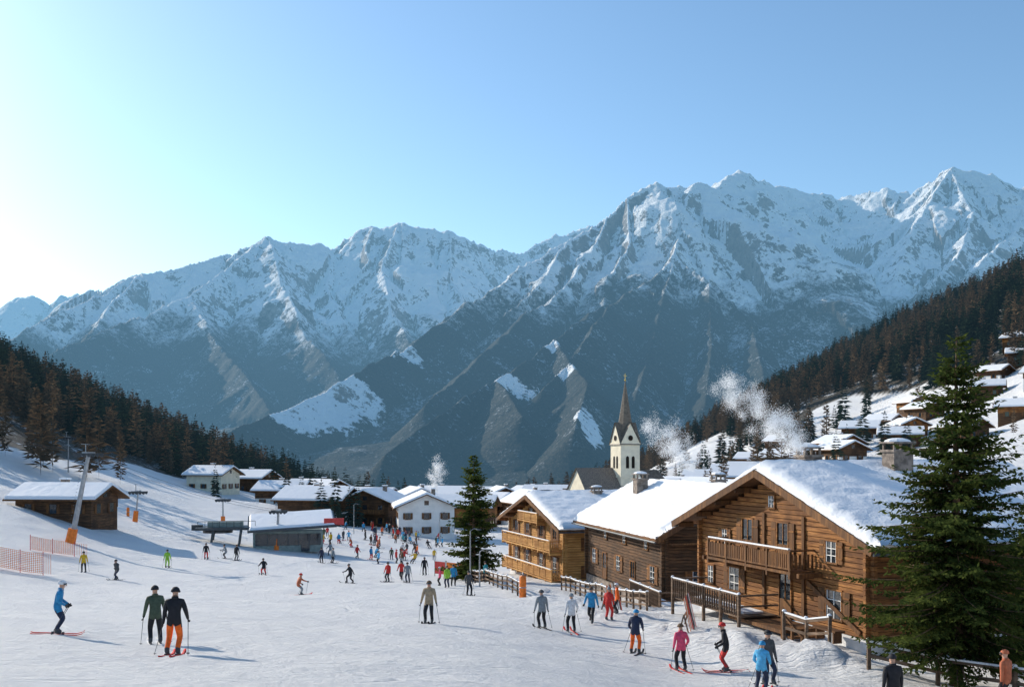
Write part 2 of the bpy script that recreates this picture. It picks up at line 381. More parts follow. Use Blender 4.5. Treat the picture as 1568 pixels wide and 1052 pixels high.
Vm=np.c_[Xm,Ym,Hm]
me=np_mesh('mountain_range',Vm,gridf(840,1100),False)
fattr(me,'gully',np.clip((gully-.45)*2.2,0,1)*np.clip(bd/300,0,1))
def blob(b,e,D,rx,ry):
    x,y,_=px_to_world(b,e,D);return np.exp(-(((Xm-x)/rx)**2+((Ym-y)/ry)**2))
mead=blob(480,612,3110,170,120)+blob(545,606,3280,110,80)+blob(615,530,3650,100,70)+blob(855,578,2950,80,70)+blob(770,582,2930,70,70)+blob(900,640,2400,40,110)+blob(835,535,3250,70,50)+blob(430,625,2980,100,70)
fattr(me,'meadow',np.clip(mead,0,1))
add('mountain_range',me,[M['mtn']])
# ------------------------------------------------------------------ foliage quads
def quads(P,D,Lg,Wd,r):
    k=len(P);D=D/np.linalg.norm(D,axis=1,keepdims=True)
    rv=r.normal(size=(k,3));s=np.cross(D,rv);s/=np.linalg.norm(s,axis=1,keepdims=True)+1e-9
    L=Lg[:,None];Wd=Wd[:,None]
    V=np.stack([P,P+D*L*.45+s*Wd,P+D*L,P+D*L*.45-s*Wd],1).reshape(-1,3)
    F=np.arange(4*k).reshape(k,4);return V,F
def spruce(name,x,y,H,R,seed,nlev=70,per=7,dens=1.0,bare=.06,twosz=1.0,zb=None):
    r=np.random.default_rng(seed);P=[];D=[];Lg=[];Wd=[];T=[]
    mb=MB();mb.tube([(0,0,-.6),(0,0,H*.3),(.04,0,H*.7),(0,0,H*.98)],[H*.02,H*.014,H*.007,.012],8)
    for i in range(nlev):
        f=(i+r.random()*.8)/nlev
        hz=H*(bare+(1-bare)*f*.985)
        Rb=R*((1-f)**.72)*(.45+.75*r.random())*(1 if f>.06 else .75)+.08
        for j in range(per if f<.9 else 5):
            a=r.random()*2*math.pi;Lb=Rb*(.5+.75*r.random()**.8)
            up=.55*f-.28+r.normal()*.10
            dr=np.array([math.cos(a),math.sin(a),up]);dr/=np.linalg.norm(dr)
            sd_=np.array([-math.sin(a),math.cos(a),0])
            npt=max(3,int(Lb/.11*dens));ts=(np.arange(npt)+r.random(npt))/npt
            base=np.array([0,0,hz])
            cl=r.random()
            if Lb>.5: 
                q=[base+dr*Lb*t+np.array([0,0,-.22*Lb*t+.26*Lb*t*t]) for t in(0,.4,.8)]
                mb.tube(q,[.012+.012*Lb,.008+.006*Lb,.006],4)
            for t in ts:
                if t<.12: continue
                p=base+dr*Lb*t+np.array([0,0,-.22*Lb*t+.26*Lb*t*t])
                tw=(.10+.34*Lb*(1-t)*.8)*(.6+.7*r.random())
                for sgn in(-1,1):
                    td=dr*.75+sd_*sgn*.85+np.array([0,0,-.18+r.normal()*.12])
                    nn=max(1,int(tw/.09))
                    for kx in range(nn):
                        P.append(p+td*tw*kx/nn*.8);D.append(td+r.normal(size=3)*.45);Lg.append((.11+.10*r.random())*twosz);Wd.append((.028+.02*r.random())*twosz);T.append(cl*.6+.4*r.random()*t)
            P.append(base+dr*Lb*.93);D.append(dr);Lg.append(.2*twosz);Wd.append(.03*twosz);T.append(.8)
    V,F=quads(np.array(P),np.array(D),np.array(Lg),np.array(Wd),r)
    zb=G(x,y) if zb is None else zb
    e=empty(name,(x,y,zb-.1),r.random()*6)
    me=np_mesh('needles',V,F);fattr(me,'tint',np.repeat(T,4));add('needles',me,[M['needle']],e)
    mb.obj('trunk_and_limbs',[M['bark']],e,smooth=True)
    return len(F)
spruce('spruce_tree',15.0,33.6,12.1,3.4,5,66,10,1.0,.10,1.12)
spruce('spruce_tree',-3.5,91,11.6,3.2,6,50,8,.55,.03,1.9)
spruce('spruce_tree',19.6,37.5,6.5,2.4,12,40,7,.6,.03,1.5)
# distant tree templates
def tmpl(kind,seed):
    r=np.random.default_rng(seed);P=[];D=[];Lg=[];Wd=[]
    if kind=='s':
        for i in range(17):
            f=(i+.5*r.random())/17
            for j in range(10 if f<.8 else 5):
                a=r.random()*6.283;Lb=.21*(1-f)**.8*(.5+.8*r.random())+.012
                P.append((0,0,.06+.92*f+.02));D.append((math.cos(a),math.sin(a),-.35+.3*f+.12*r.normal()));Lg.append(Lb);Wd.append(.028*(1-f)+.010)
        P.append((0,0,.9));D.append((0,0,1));Lg.append(.1);Wd.append(.008)
    else:
        for i in range(18):
            f=(i+.5*r.random())/18
            for j in range(8):
                a=r.random()*6.283;Lb=.2*(1-f)**.6*(.5+.8*r.random())*(1 if f>.12 else .6)+.01
                P.append((0,0,.14+.83*f));D.append((math.cos(a),math.sin(a),.1+.35*r.normal()));Lg.append(Lb);Wd.append(.012+.009*r.random())
        P.append((0,0,0));D.append((0,0,1));Lg.append(1.);Wd.append(.012)
    return quads(np.array(P),np.array(D),np.array(Lg),np.array(Wd),r)
def mass(name,kind,pts,hs,mat,seed):
    r=np.random.default_rng(seed);T=[tmpl(kind,seed+i) for i in range(5)]
    VV=[];FF=[];TT=[];b=0
    for i,(p,h) in enumerate(zip(pts,hs)):
        V,F=T[i%5];a=r.random()*6.28;c,s=math.cos(a),math.sin(a);wd=h*(.8+.5*r.random())
        X=V[:,0]*c-V[:,1]*s;Y=V[:,0]*s+V[:,1]*c
        VV.append(np.c_[X*wd+p[0],Y*wd+p[1],V[:,2]*h+p[2]-.3]);FF.append(F+b);b+=len(V)
        TT.append(np.clip(r.random()*.7+.4*np.repeat(r.random(len(F)),4)-.05,0,1))
    me=np_mesh(name,np.concatenate(VV),np.concatenate(FF));fattr(me,'tint',np.concatenate(TT));add(name,me,[mat])
N=90000
yy=100+rng.random(N)**.8*900;bb=(rng.random(N)-.5)*1.4;xx=bb*(yy)
zz=gz(xx,yy);mk=forest_mask(xx,yy,zz)&(yy<930)
clump=fbm(xx/30,yy/30,3,71)
keep=mk&(clump>.36)&(rng.random(N)<np.clip(yy/420,.16,1)*.42)&(xx/yy>-.62)&(xx/yy<.62)&~((abs(xx/yy)<.2)&(yy>620))
ex=(~mk)&(xx>45)&(yy>230)&(clump>.57)&(rng.random(N)<.10)
ex|=(~mk)&(xx>95)&(yy>170)&(clump>.60)&(rng.random(N)<.05)
ex|=(~mk)&(xx<-62)&(yy>150)&(clump>.54)&(rng.random(N)<.05)
keep|=ex
xs,ys,zs=xx[keep],yy[keep],zz[keep]
hh=6+rng.random(len(xs))**1.3*10
edge=(zs<36)&(xs>0)
lar=(fbm(xs/50,ys/50,2,77)+(rng.random(len(xs))-.5)*.45+.12*edge+.09*((xs<0)&(ys<300)))>np.where(xs>0,.50,.52)
print('TREES',len(xs))
pts=np.c_[xs,ys,zs]
mass('spruce_forest','s',pts[~lar],hh[~lar],M['fspruce'],100)
mass('larch_forest','l',pts[lar],hh[lar],M['flarch'],200)
vt=[(-52,230,10),(-48,240,12),(-47,222,9),(-44,245,11),(-30,262,10),(-33,255,12),(-70,235,8),(-62,260,10),(48,230,9),(70,215,10),(88,235,11),(92,232,9),(64,260,10),(40,260,9),(14,210,7),(-36,188,9),(-33,186,11),(-31,190,8),(-29,187,9)]
vp=np.array([(a,b,G(a,b)) for a,b,_ in vt]);mass('village_spruce_trees','s',vp,[c for _,_,c in vt],M['fspruce'],300)
# ------------------------------------------------------------------ roof with snow
def snow_slab(mb,x0,x1,y0,y1,z0,z1,th,m,seed,nx=34,ny=60,k=0):
    vs=[];fs=[]
    for i in range(nx+1):
        for j in range(ny+1):
            u=i/nx;v=j/ny
            e=min(u*abs(x1-x0),min(v,1-v)*(y1-y0))
            f=min(1,e/.45)**.5 if e<.45 else 1
            wob=float(_sn[(i*5+seed*31)%97][(j*3+seed*17)%97])-.5
            x=x0+(x1-x0)*u;y=y0+(y1-y0)*v;z=z0+(z1-z0)*u
            if i==0: x+= -math.copysign(.20*wob+.02,x1-x0)
            if j in(0,ny): y+= .14*wob
            vs.append((x,y,z+th*(.25+.75*f)+wob*th*.34))
    for i in range(nx):
        for j in range(ny):
            a=i*(ny+1)+j;q=(a,a+ny+1,a+ny+2,a+1)
            fs.append(q if x1>x0 else q[::-1])
    def skirt(idx):
        b=len(vs)
        for t in idx:
            x,y,z=vs[t];u=(x-x0)/(x1-x0);vs.append((x,y,z0+(z1-z0)*max(0,min(1,u))+.004))
        for q in range(len(idx)-1): fs.append((idx[q],idx[q+1],b+q+1,b+q))
    skirt([j for j in range(ny+1)]);skirt([i*(ny+1) for i in range(nx+1)]);skirt([i*(ny+1)+ny for i in range(nx+1)])
    mb.poly(vs,fs,m)
_g=np.arange(97);_sn=fbm(_g[:,None]/5.0+0*_g[None],_g[None]/6.0+0*_g[:,None],3,91)
def chimney(mb,x,y,z0,z1,w,d,ms,mc,msn):
    mb.box((x,y,(z0+z1)/2),(w,d,z1-z0),ms)
    mb.box((x,y,z1+.06),(w+.16,d+.16,.12),mc)
    for a in(-1,1):
        for b in(-1,1): mb.box((x+a*(w/2-.06),y+b*(d/2-.06),z1+.27),(.1,.1,.3),ms)
    mb.box((x,y,z1+.46),(w+.2,d+.2,.08),mc)
    mb.ball((x,y,z1+.5),w*.62,msn,10,4,zmin=0,sc=(1,d/w,.35))
class Chalet:
    def __init__(s,name,ox,oy,oz,rot,hw,L,he,hr,ovx,ovy,wood,seed,rowh=.22,base=3,basemat='plaster'):
        s.e=empty(name,(ox,oy,oz),rot);s.hw=hw;s.L=L;s.he=he;s.hr=hr;s.seed=seed;s.ovx=ovx;s.ovy=ovy
        s.sl=(hr-he)/hw;r=random.Random(seed)
        mb=MB()
        mb.poly([(-hw+.1,.12,-.0),(hw-.1,.12,0),(hw-.1,.12,he-.02),(0,.12,hr-.05),(-hw+.1,.12,he-.02),(-hw+.1,L-.12,0),(hw-.1,L-.12,0),(hw-.1,L-.12,he-.02),(0,L-.12,hr-.05),(-hw+.1,L-.12,he-.02)],
            [(0,1,2,3,4),(9,8,7,6,5),(1,6,7,2),(5,0,4,9)],1)
        z=0
        while z<hr-.15:
            top=z+rowh
            half=hw if top<=he else hw*(hr-top)/(hr-he)
            j=r.uniform(-.015,.015)
            if half>.25:
                ext=.22 if top<he else 0
                mb.box((0,.09+j,z+rowh/2),(2*half+2*ext,.18,rowh-.028),0)
                mb.box((0,L-.09+j,z+rowh/2),(2*half+2*ext,.18,rowh-.028),0)
            if top<=he:
                for sg in(-1,1):
                    mb.box((sg*(hw-.09)+j,L/2,z+rowh),(.176,L+.44,rowh-.028),0)
            z=top
        s.walls=mb.obj('log_walls',[M[wood],M['dark']],s.e)
        b=MB();b.box((0,L/2,-base/2-.01),(2*hw+.1,L+.1,base),0);b.obj('foundation',[M[basemat]],s.e)
        rb=MB();RX=hw+ovx;ze=he-ovx*s.sl;zr=hr+.0
        y0,y1=-ovy,L+ovy
        for sg in(-1,1):
            th=.16
            vs=[(sg*RX,y0,ze+.08),(0,y0,zr+.08),(0,y1,zr+.08),(sg*RX,y1,ze+.08),(sg*RX,y0,ze+.08+th),(0,y0,zr+.08+th),(0,y1,zr+.08+th),(sg*RX,y1,ze+.08+th)]
            fs=[(0,1,2,3),(7,6,5,4),(0,4,5,1),(3,2,6,7),(0,3,7,4)]
            rb.poly(vs,fs if sg<0 else [f[::-1] for f in fs],0)
            rb.beam((sg*(RX+.02),y0-.03,ze+.1),(0,y0-.03,zr+.1),.05,.34,0)
            k=int(RX/2.0)
            for q in range(k+1):
                xq=sg*(RX-.5)*q/k;zq=zr-abs(xq)*s.sl
                rb.beam((xq,y0+.12,zq-.06),(xq,.0,zq-.06),.18,.24,0)
            rb.tube([(sg*(RX+.08),y0,ze+.02),(sg*(RX+.08),y1,ze+.02)],.07,6,1)
        rb.obj('roof',[M['woodv'],M['dmetal']],s.e)
        sb=MB()
        for sg in(-1,1):
            snow_slab(sb,sg*(RX-.06),0,y0+.1,y1-.1,ze+.24,zr+.24,.5,0,seed+(sg+1))
        s.sn=sb.obj('roof_snow',[M['snow']],s.e,smooth=True)
        s.mb=MB()
    def wb(s,wall,a,o,z,sa,so,sz,m):
        if wall=='f': s.mb.box((a,-o,z),(sa,so,sz),m)
        elif wall=='l': s.mb.box((-s.hw-o,a,z),(so,sa,sz),m)
        else: s.mb.box((s.hw+o,a,z),(so,sa,sz),m)
    def window(s,wall,a,z,w,h,shut=True,door=False,open_=False):
        s.wb(wall,a,.005,z+h/2,w+.02,.04,h+.02,2)
        fw=.08
        for sg in(-1,1): s.wb(wall,a+sg*(w/2+fw/2),.035,z+h/2,fw,.09,h+.16,0)
        s.wb(wall,a,.037,z+h+fw/2,w,.09,fw,0);s.wb(wall,a,.05,z-.03,w+.3,.14,.06,1)
        s.wb(wall,a,.03,z+h/2,.05,.05,h,3 if not door else 0)
        if not door:
            for q in(.33,.67): s.wb(wall,a,.03,z+h*q,w-.04,.04,.035,3)
            for sg in(-1,1): s.wb(wall,a+sg*(w/2-.03),.03,z+h/2,.05,.045,h-.02,3)
        else:
            s.wb(wall,a,.035,z+h*.2,w-.02,.05,h*.4,1)
        if shut:
            for sg in(-1,1):
                s.wb(wall,a+sg*(w/2+fw+w*.27),.05,z+h/2,w*.46,.05,h+.06,1)
                for q in(.2,.8): s.wb(wall,a+sg*(w/2+fw+w*.27),.085,z+h*q,w*.44,.03,.08,0)
    def balcony(s,wall,a0,a1,z,dep=1.1,rail=.95,m=0):
        L=a1-a0;c=(a0+a1)/2
        s.wb(wall,c,dep/2,z,L,dep,.12,m)
        k=max(2,int(L/1.6))
        for q in range(k+1):
            a=a0+.1+(L-.2)*q/k
            s.wb(wall,a,dep-.06,z+rail/2+.05,.11,.11,rail,m)
            s.wb(wall,a,dep/2,z-.16,.14,dep,.2,m)
        s.wb(wall,c,dep-.06,z+rail+.05,L+.1,.16,.08,m);s.wb(wall,c,dep-.06,z+.18,L,.07,.08,m)
        nb=int(L/.17)
        for q in range(nb): s.wb(wall,a0+(q+.5)*L/nb,dep-.06,z+.5,.11,.035,rail-.3,m)
        for a in(a0+.03,a1-.03):
            s.wb(wall,a,dep/2,z+rail+.05,.06,dep,.08,m)
            for q in range(6): s.wb(wall,a,dep*(q+.5)/6,z+.5,.035,.11,rail-.3,m)
        s.wb(wall,c,dep-.06,z+rail+.12,L*.96,.13,.06,5)
    def done(s): s.mb.obj('windows_balcony_details',[M['wood'],M['woodv'],M['glass'],M['white'],M['stone'],M['snow'],M['wood3']],s.e)
c=Chalet('wooden_chalet',12.5,47.65,-7.5,math.radians(-73),7.3,13,4.15,6.63,1.45,1.0,'wood',1,base=3)
c.window('f',-4.6,3.0,.55,.75,True);c.window('f',-2.3,2.7,.95,1.7,True,True);c.window('f',.9,2.75,.9,1.65,True,True);c.window('f',4.7,2.95,.75,.9)
c.window('f',-3.6,.7,1.0,1.15);c.window('f',1.1,.05,.95,2.05,False,True);c.window('f',4.9,.55,1.05,1.2);c.window('f',-6.1,.8,.6,.9,False)
c.window('f',-.1,5.1,.5,.55,False)
c.balcony('f',-4.3,3.4,2.35,1.25,.95,1)
for a in(3.9,-4.8): c.wb('f',a,.6,2.3,.16,1.2,.2,1)
for a in(-.75,2.6): c.wb('f',a,.04,2.5,.2,.1,4.6,1)
c.mb.beam((3.0,-.12,1.9),(6.8,-.12,.2),.06,.2,1)
c.window('r',3,.8,1.0,1.1);c.window('r',8,.8,1.0,1.1);c.window('r',3,-1.9,.8,.8,False);c.window('r',7,-1.9,.8,.8,False);c.window('r',3,2.6,.9,1.0)
c.mb.box((1.5,-1.0,-.12),(4.6,1.9,.16),1)
for i in range(4): c.mb.box((4.3+i*.34,-1.2,-.28-i*.2),(.36,1.3,.08),1)
for i in range(3): c.mb.beam((3.9+i*.75,-1.95,-.9-i*.3),(3.9+i*.75,-1.95,.75-i*.38),.1,.1,1)
c.mb.beam((3.8,-1.95,.75),(5.5,-1.95,-.1),.1,.08,1)
c.mb.box((5.6,-.8,.25),(1.6,.5,.08),1);c.mb.box((5.0,-.8,0),(.1,.4,.5),1);c.mb.box((6.2,-.8,0),(.1,.4,.5),1)
chimney(c.mb,-1.0,2.6,5.9,7.5,.8,.95,4,4,5);chimney(c.mb,1.1,6.2,5.9,7.75,.9,1.1,4,4,5)
c.done()
c=Chalet('old_wooden_chalet',14.6,66.9,-9.7,math.radians(12.2),4.6,18,4.65,7.2,.95,1.0,'wood2',3,base=3,basemat='stone')
for a,dd in((2.2,0),(6.3,1),(9.6,0),(13.0,1),(15.8,0)):
    if dd: c.window('l',a,.2,.9,1.95,False,True)
    else: c.window('l',a,1.1,.95,1.15,True)
for a in(3.5,8.2,12.8): c.window('l',a,3.3,.7,.75,False)
c.window('f',-2.2,1.1,.9,1.0);c.window('f',1.5,1.1,.9,1.0);c.window('f',-1,4.6,.8,.8)
c.wb('f',0,.4,4.0,8.8,.8,.12,1)
chimney(c.mb,1.0,4.0,5.9,8.0,.8,.9,4,4,5);chimney(c.mb,-1.6,13.2,5.3,7.9,.9,1.0,4,4,5)
c.done()
c=Chalet('balcony_chalet',2.3,97.1,-11.7,math.radians(-72.5),8.2,14,5.4,7.75,1.3,1.1,'wood3',6,base=3)
for a in(-6,-2.4,1.8,5.6):
    c.window('f',a,3.5,1.0,1.7,True,True);c.window('f',a,1.0,1.0,1.5,True)
c.window('f',-1.2,5.9,.8,.8);c.window('f',1.6,5.9,.8,.8)
c.balcony('f',-7.4,7.4,3.1,1.2,.95,6);c.balcony('f',-7.4,7.9,.55,1.2,.95,6);c.balcony('f',-3,3,5.5,.9,.8,6)
c.window('r',2.5,3.3,.9,1.1);c.window('r',2.5,.8,.9,1.1);c.window('r',5.5,3.3,.9,1.1)
chimney(c.mb,1,6,6.8,8.3,.8,.9,4,4,5)
c.done()
# ------------------------------------------------------------------ village houses (single mesh each)
HM=[M['white'],M['cream'],M['wood2'],M['woodv'],M['glass'],M['snow'],M['stone'],M['wood']]
def house(x,y,rot,w,L,he,sl=.42,style=0,name='village_house',z=None):
    mb=MB();hw=w/2;hr=he+hw*sl;low={0:0,1:1,2:2,3:0,4:2}[style];upm={0:0,1:1,2:2,3:2,4:7}[style]
    hs=he*.5 if style in(2,3,4) else he
    mb.box((0,0,hs/2-1.0),(w,L,hs+2),low)
    if hs<he: mb.box((0,0,(hs+he)/2),(w+.12,L+.12,he-hs),upm)
    e=.06
    for s in(-1,1):
        mb.poly([(-hw-e,s*(L/2+e-.001),he),(hw+e,s*(L/2+e-.001),he),(0,s*(L/2+e-.001),hr)],[(0,1,2) if s<0 else (2,1,0)],upm if style!=0 else 0)
    ov=1.0
    for s in(-1,1):
        X=s*(hw+ov);ze=he-ov*sl;yo=L/2+ov*1.1
        for (t0,t1,mm,i) in((.05,.22,3,0),(.225,.62,5,.1)):
            vs=[(X-s*i,-yo+i,ze+t0),(0,-yo+i,hr+t0),(0,yo-i,hr+t0),(X-s*i,yo-i,ze+t0),(X-s*i*2.5,-yo+i*2.2,ze+t1+i*sl),(0,-yo+i*2.2,hr+t1),(0,yo-i*2.2,hr+t1),(X-s*i*2.5,yo-i*2.2,ze+t1+i*sl)]
            fs=[(0,1,2,3),(7,6,5,4),(0,4,5,1),(3,2,6,7),(0,3,7,4)]
            mb.poly(vs,fs if s<0 else [f[::-1] for f in fs],mm)
    nf=max(1,int(he/2.4));nwx=max(2,int(w/2.6));nwy=max(2,int(L/2.8))
    for f in range(nf):
        zc=f*2.5+1.3
        for s in(-1,1):
            for k in range(nwx):
                xk=-hw+w*(k+.5)/nwx;mb.box((xk,s*(L/2+.07),zc),(.85,.08,1.1),4);mb.box((xk,s*(L/2+.09),zc-.62),(1.15,.16,.08),3)
                for q in(-1,1): mb.box((xk+q*.66,s*(L/2+.09),zc),(.38,.08,1.1),3)
            for k in range(nwy):
                yk=-L/2+L*(k+.5)/nwy;mb.box((s*(hw+.07),yk,zc),(.08,.85,1.1),4)
                for q in(-1,1): mb.box((s*(hw+.09),yk+q*.66,zc),(.08,.38,1.1),3)
        if f>0 and style!=0:
            for s in(-1,1): mb.box((0,s*(L/2+.6),zc-1.15),(w*.9,1.0,.1),3);mb.box((0,s*(L/2+1.07),zc-.65),(w*.9,.06,.75),3 if style!=4 else 7)
    mb.box((0,-L/2-.07,he+hw*sl*.35),(.8,.06,.8),4)
    mb.box((hw*.35,L*.1,hr+.1),(.7,.8,1.6),6);mb.box((hw*.35,L*.1,hr+1.0),(.95,1.05,.2),5)
    zz_=G(x,y) if z is None else z
    return mb.obj(name,HM,None,(x,y,zz_),rot)
H=[(-16.3,185,.15,10,13,5.4,0),(-27.5,200,-.2,9.5,12,5,2),(-38,196,1.3,9,13,4.6,3),(-75,250,1.25,8,10,4.2,1),(-41,212,1.1,9,12,4.5,3),(-22,228,.3,10,12,5.5,3),(-6,235,.9,9,12,5,2),
(-10,215,1.4,9,12,4.6,4),(4,225,.3,10,12,5.2,3),(13,235,1.2,9,11,5,3),(-36,250,1.2,10,13,5,2),(-50,262,.9,10,12,5,3),(-60,285,1.3,9,12,5,2),(-18,262,1.2,10,13,6,0),(-3,270,.2,9,12,6,3),
(10,275,1.3,10,12,6,1),(22,262,.4,10,12,5.5,3),(36,255,1.1,10,13,5,3),(46,270,.7,10,12,5,2),(56,285,1.2,10,12,5,3),(-30,295,.3,10,12,6,3),(-12,305,1.2,10,12,7,0),(6,315,.7,10,12,7,2),(30,300,1.1,10,12,6,3),
(-70,268,1.2,8,11,4.0,2),(-55,240,1.4,8,11,4,3),(44,225,.5,8,10,4.0,3),(58,240,1.2,8,10,4.0,2),(72,262,.9,8,10,3.8,3),(86,262,.4,7.5,9,3.6,4),(98,280,1.1,8,9,3.6,3),(66,300,1.2,8,10,4,2),
(78,236,.3,7.5,9,3.4,3),(96,246,1.2,7,9,3.4,2),(112,300,.7,7,8,3.2,3),(126,312,.2,7,8,3.2,4),(84,292,1.2,7.5,9,3.4,3),(54,222,1.2,7.5,9,3.6,4),(140,262,.8,7,8,3.2,3),(104,262,.1,7,8,3.2,4),
(149,308,.6,7,8,3.2,3),(160,312,1.1,7,8,3.2,2),(168,330,.8,7,8,3.2,4),(122,240,1.0,7,8,3.2,4),(118,285,.4,7,8,3.2,2),(136,285,1.1,7,8,3.2,2),(105,232,.5,7,8.5,3.2,2),(95,350,.8,8,9,4,2),(80,330,1,8,9,4,3),(28,170,1.2,9,12,4.6,3),(38,190,.6,9,12,4.6,2),(20,150,.3,8,11,4.2,3),(45,160,1.1,9,12,4.6,3)]
for h in H:
    house(h[0],h[1],h[2],h[3],h[4],h[5],.42,h[6])
house(-54,121,1.45,6,9.5,2.6,.4,2,'wooden_barn')
# ------------------------------------------------------------------ church
def church():
    x,y=25.0,220.0;z=G(x,y)-.5;e=empty('church',(x,y,z),math.radians(22))
    t=MB();a=4.7;h=3.0-z
    t.box((0,0,h/2),(a,a,h),0)
    for zc in(8,h-7.3,h): t.box((0,0,zc),(a+.35,a+.35,.3),0)
    for k in range(4):
        q=Quaternion((0,0,1),k*math.pi/2)
        def R(p): return tuple(q@Vector(p))
        t.poly([R((-a/2-.05,-a/2-.06,h)),R((a/2+.05,-a/2-.06,h)),R((0,-a/2-.06,h+4.4)),R((0,0,h+4.4))],[(0,1,2)],0)
        t.poly([R((-a/2-.3,-a/2-.30,h-.3)),R((0,-a/2-.30,h+4.7)),R((0,0,h+4.7)),R((-a/2-.3,-.0,h-.3)),R((a/2+.3,-a/2-.30,h-.3)),R((a/2+.3,0,h-.3))],[(0,1,2,3),(4,5,2,1)],1)
        for dx in(-.7,.7):
            zo=h-5.4
            vs=[R((dx-.38,-a/2-.05,zo)),R((dx+.38,-a/2-.05,zo)),R((dx+.38,-a/2-.05,zo+2.2))]+[R((dx+.38*math.cos(u),-a/2-.05,zo+2.2+.5*math.sin(u))) for u in(.6,1.57,2.5)]+[R((dx-.38,-a/2-.05,zo+2.2))]
            t.poly(vs,[tuple(range(len(vs)))],2)
        vs=[R((.6*math.cos(u),-a/2-.16,h+1.2+.6*math.sin(u))) for u in np.linspace(0,6.283,17)[:-1]];t.poly(vs,[tuple(range(16))],2)
        vs=[R((-.3,-a/2-.05,h-10)),R((.3,-a/2-.05,h-10)),R((.3,-a/2-.05,h-8.7)),R((-.3,-a/2-.05,h-8.7))];t.poly(vs,[(0,1,2,3)],2)
    t.obj('bell_tower',[M['cream'],M['spire'],M['dark']],e)
    s=MB();s.tube([(0,0,h+.5),(0,0,h+4.5),(0,0,h+13.8)],[2.2,1.55,.06],8,0);s.ball((0,0,h+14),.22,1);s.beam((0,0,h+14),(0,0,h+15.5),.07,.07,1);s.beam((-.45,0,h+15),(.45,0,h+15),.07,.07,1)
    s.obj('spire',[M['spire'],M['goldm']],e)
    nv=MB();W=9.5;Ln=9;he_=h-6.5-3.8
    nv.box((-Ln/2-2,1.5,he_/2),(Ln,W,he_),0)
    for sg in(-1,1):
        nv.poly([(-Ln-2.4,1.5+sg*(W/2+.5),he_-.4),(-1.6,1.5+sg*(W/2+.5),he_-.4),(-1.6,1.5,he_+5),(-Ln-2.4,1.5,he_+5)],[(0,1,2,3)],1)
    nv.poly([(-Ln-2,1.5-W/2,he_),(-Ln-2,1.5+W/2,he_),(-Ln-2,1.5,he_+4.9)],[(0,1,2)],0)
    for k in range(2):
        nv.box((-4.2-k*3.3,1.5-W/2-.03,5.5),(1.1,.08,3.2),2)
    nv.box((6,1.5,4.2),(9,7.5,8.4),0)
    for sg in(-1,1): nv.poly([(1.8,1.5+sg*4.2,8),(10.8,1.5+sg*4.2,8),(9.0,1.5,12.3),(1.8,1.5,12.3)],[(0,1,2,3)],3)
    nv.poly([(10.8,-2.7,8),(10.8,5.7,8),(9,1.5,12.3)],[(0,1,2)],3)
    nv.obj('nave_and_choir',[M['cream'],M['slate'],M['glass'],M['spire']],e)
church()
# ------------------------------------------------------------------ ski lift
def pylon(x,y,h,lean=.2,arm=3.2,r=.32,pad=True):
    z=G(x,y);mb=MB()
    mb.tube([(0,0,-.5),(lean*h,0,h)],[r,r*.62],12,0)
    mb.box((lean*h,0,h+.15),(.5,arm,.28),0)
    for s in(-1,1):
        mb.box((lean*h,s*arm/2,h+.05),(2.2,.12,.2),1)
        for k in range(5): mb.tube([(lean*h-.9+k*.45,s*arm/2-.06,h-.1),(lean*h-.9+k*.45,s*arm/2+.06,h-.1)],.16,8,1)
    mb.beam((lean*h-.3,0,h+.3),(lean*h-.3,0,h+1.1),.08,.08,0);mb.beam((lean*h-.3,-arm/2,h+1.1),(lean*h-.3,arm/2,h+1.1),.06,.06,0)
    for k in range(int(h/.35)): 
        zz_=.8+k*.35
        if zz_<h: mb.box((lean*zz_-r-.12,0,zz_),(.04,.35,.03),1)
    if pad: mb.tube([(0,0,0),(lean*1.5,0,1.5)],[r+.22,r+.18],12,2)
    mb.obj('ski_lift_pylon',[M['metal'],M['dmetal'],M['orange']],None,(x,y,z),math.radians(8),smooth=False)
    return (x+lean*h,y,z+h+.1)
p1=pylon(-46.6,105,9.3);p2=pylon(-51.5,136,4.0,.1,1.6,.14);p3=pylon(-31,131,5,.05,2.6,.24);p0=pylon(-78,175,6,.0,1.6,.14,False);p4=pylon(-45,155,4,0,1.6,.14,True)
cb=MB()
def cable(a,b,sag,r=.016):
    a=Vector(a);b=Vector(b);pts=[a.lerp(b,t)-Vector((0,0,sag*4*t*(1-t))) for t in np.linspace(0,1,14)];cb.tube(pts,r,4)
for dy in(-1.5,1.5):
    cable((p1[0],p1[1]+dy,p1[2]),(p3[0],p3[1]+dy,p3[2]),.8);cable((p1[0]-70,p1[1]-15+dy,p1[2]+18),(p1[0],p1[1]+dy,p1[2]),1.5)
cb.obj('lift_cables',[M['dmetal']])
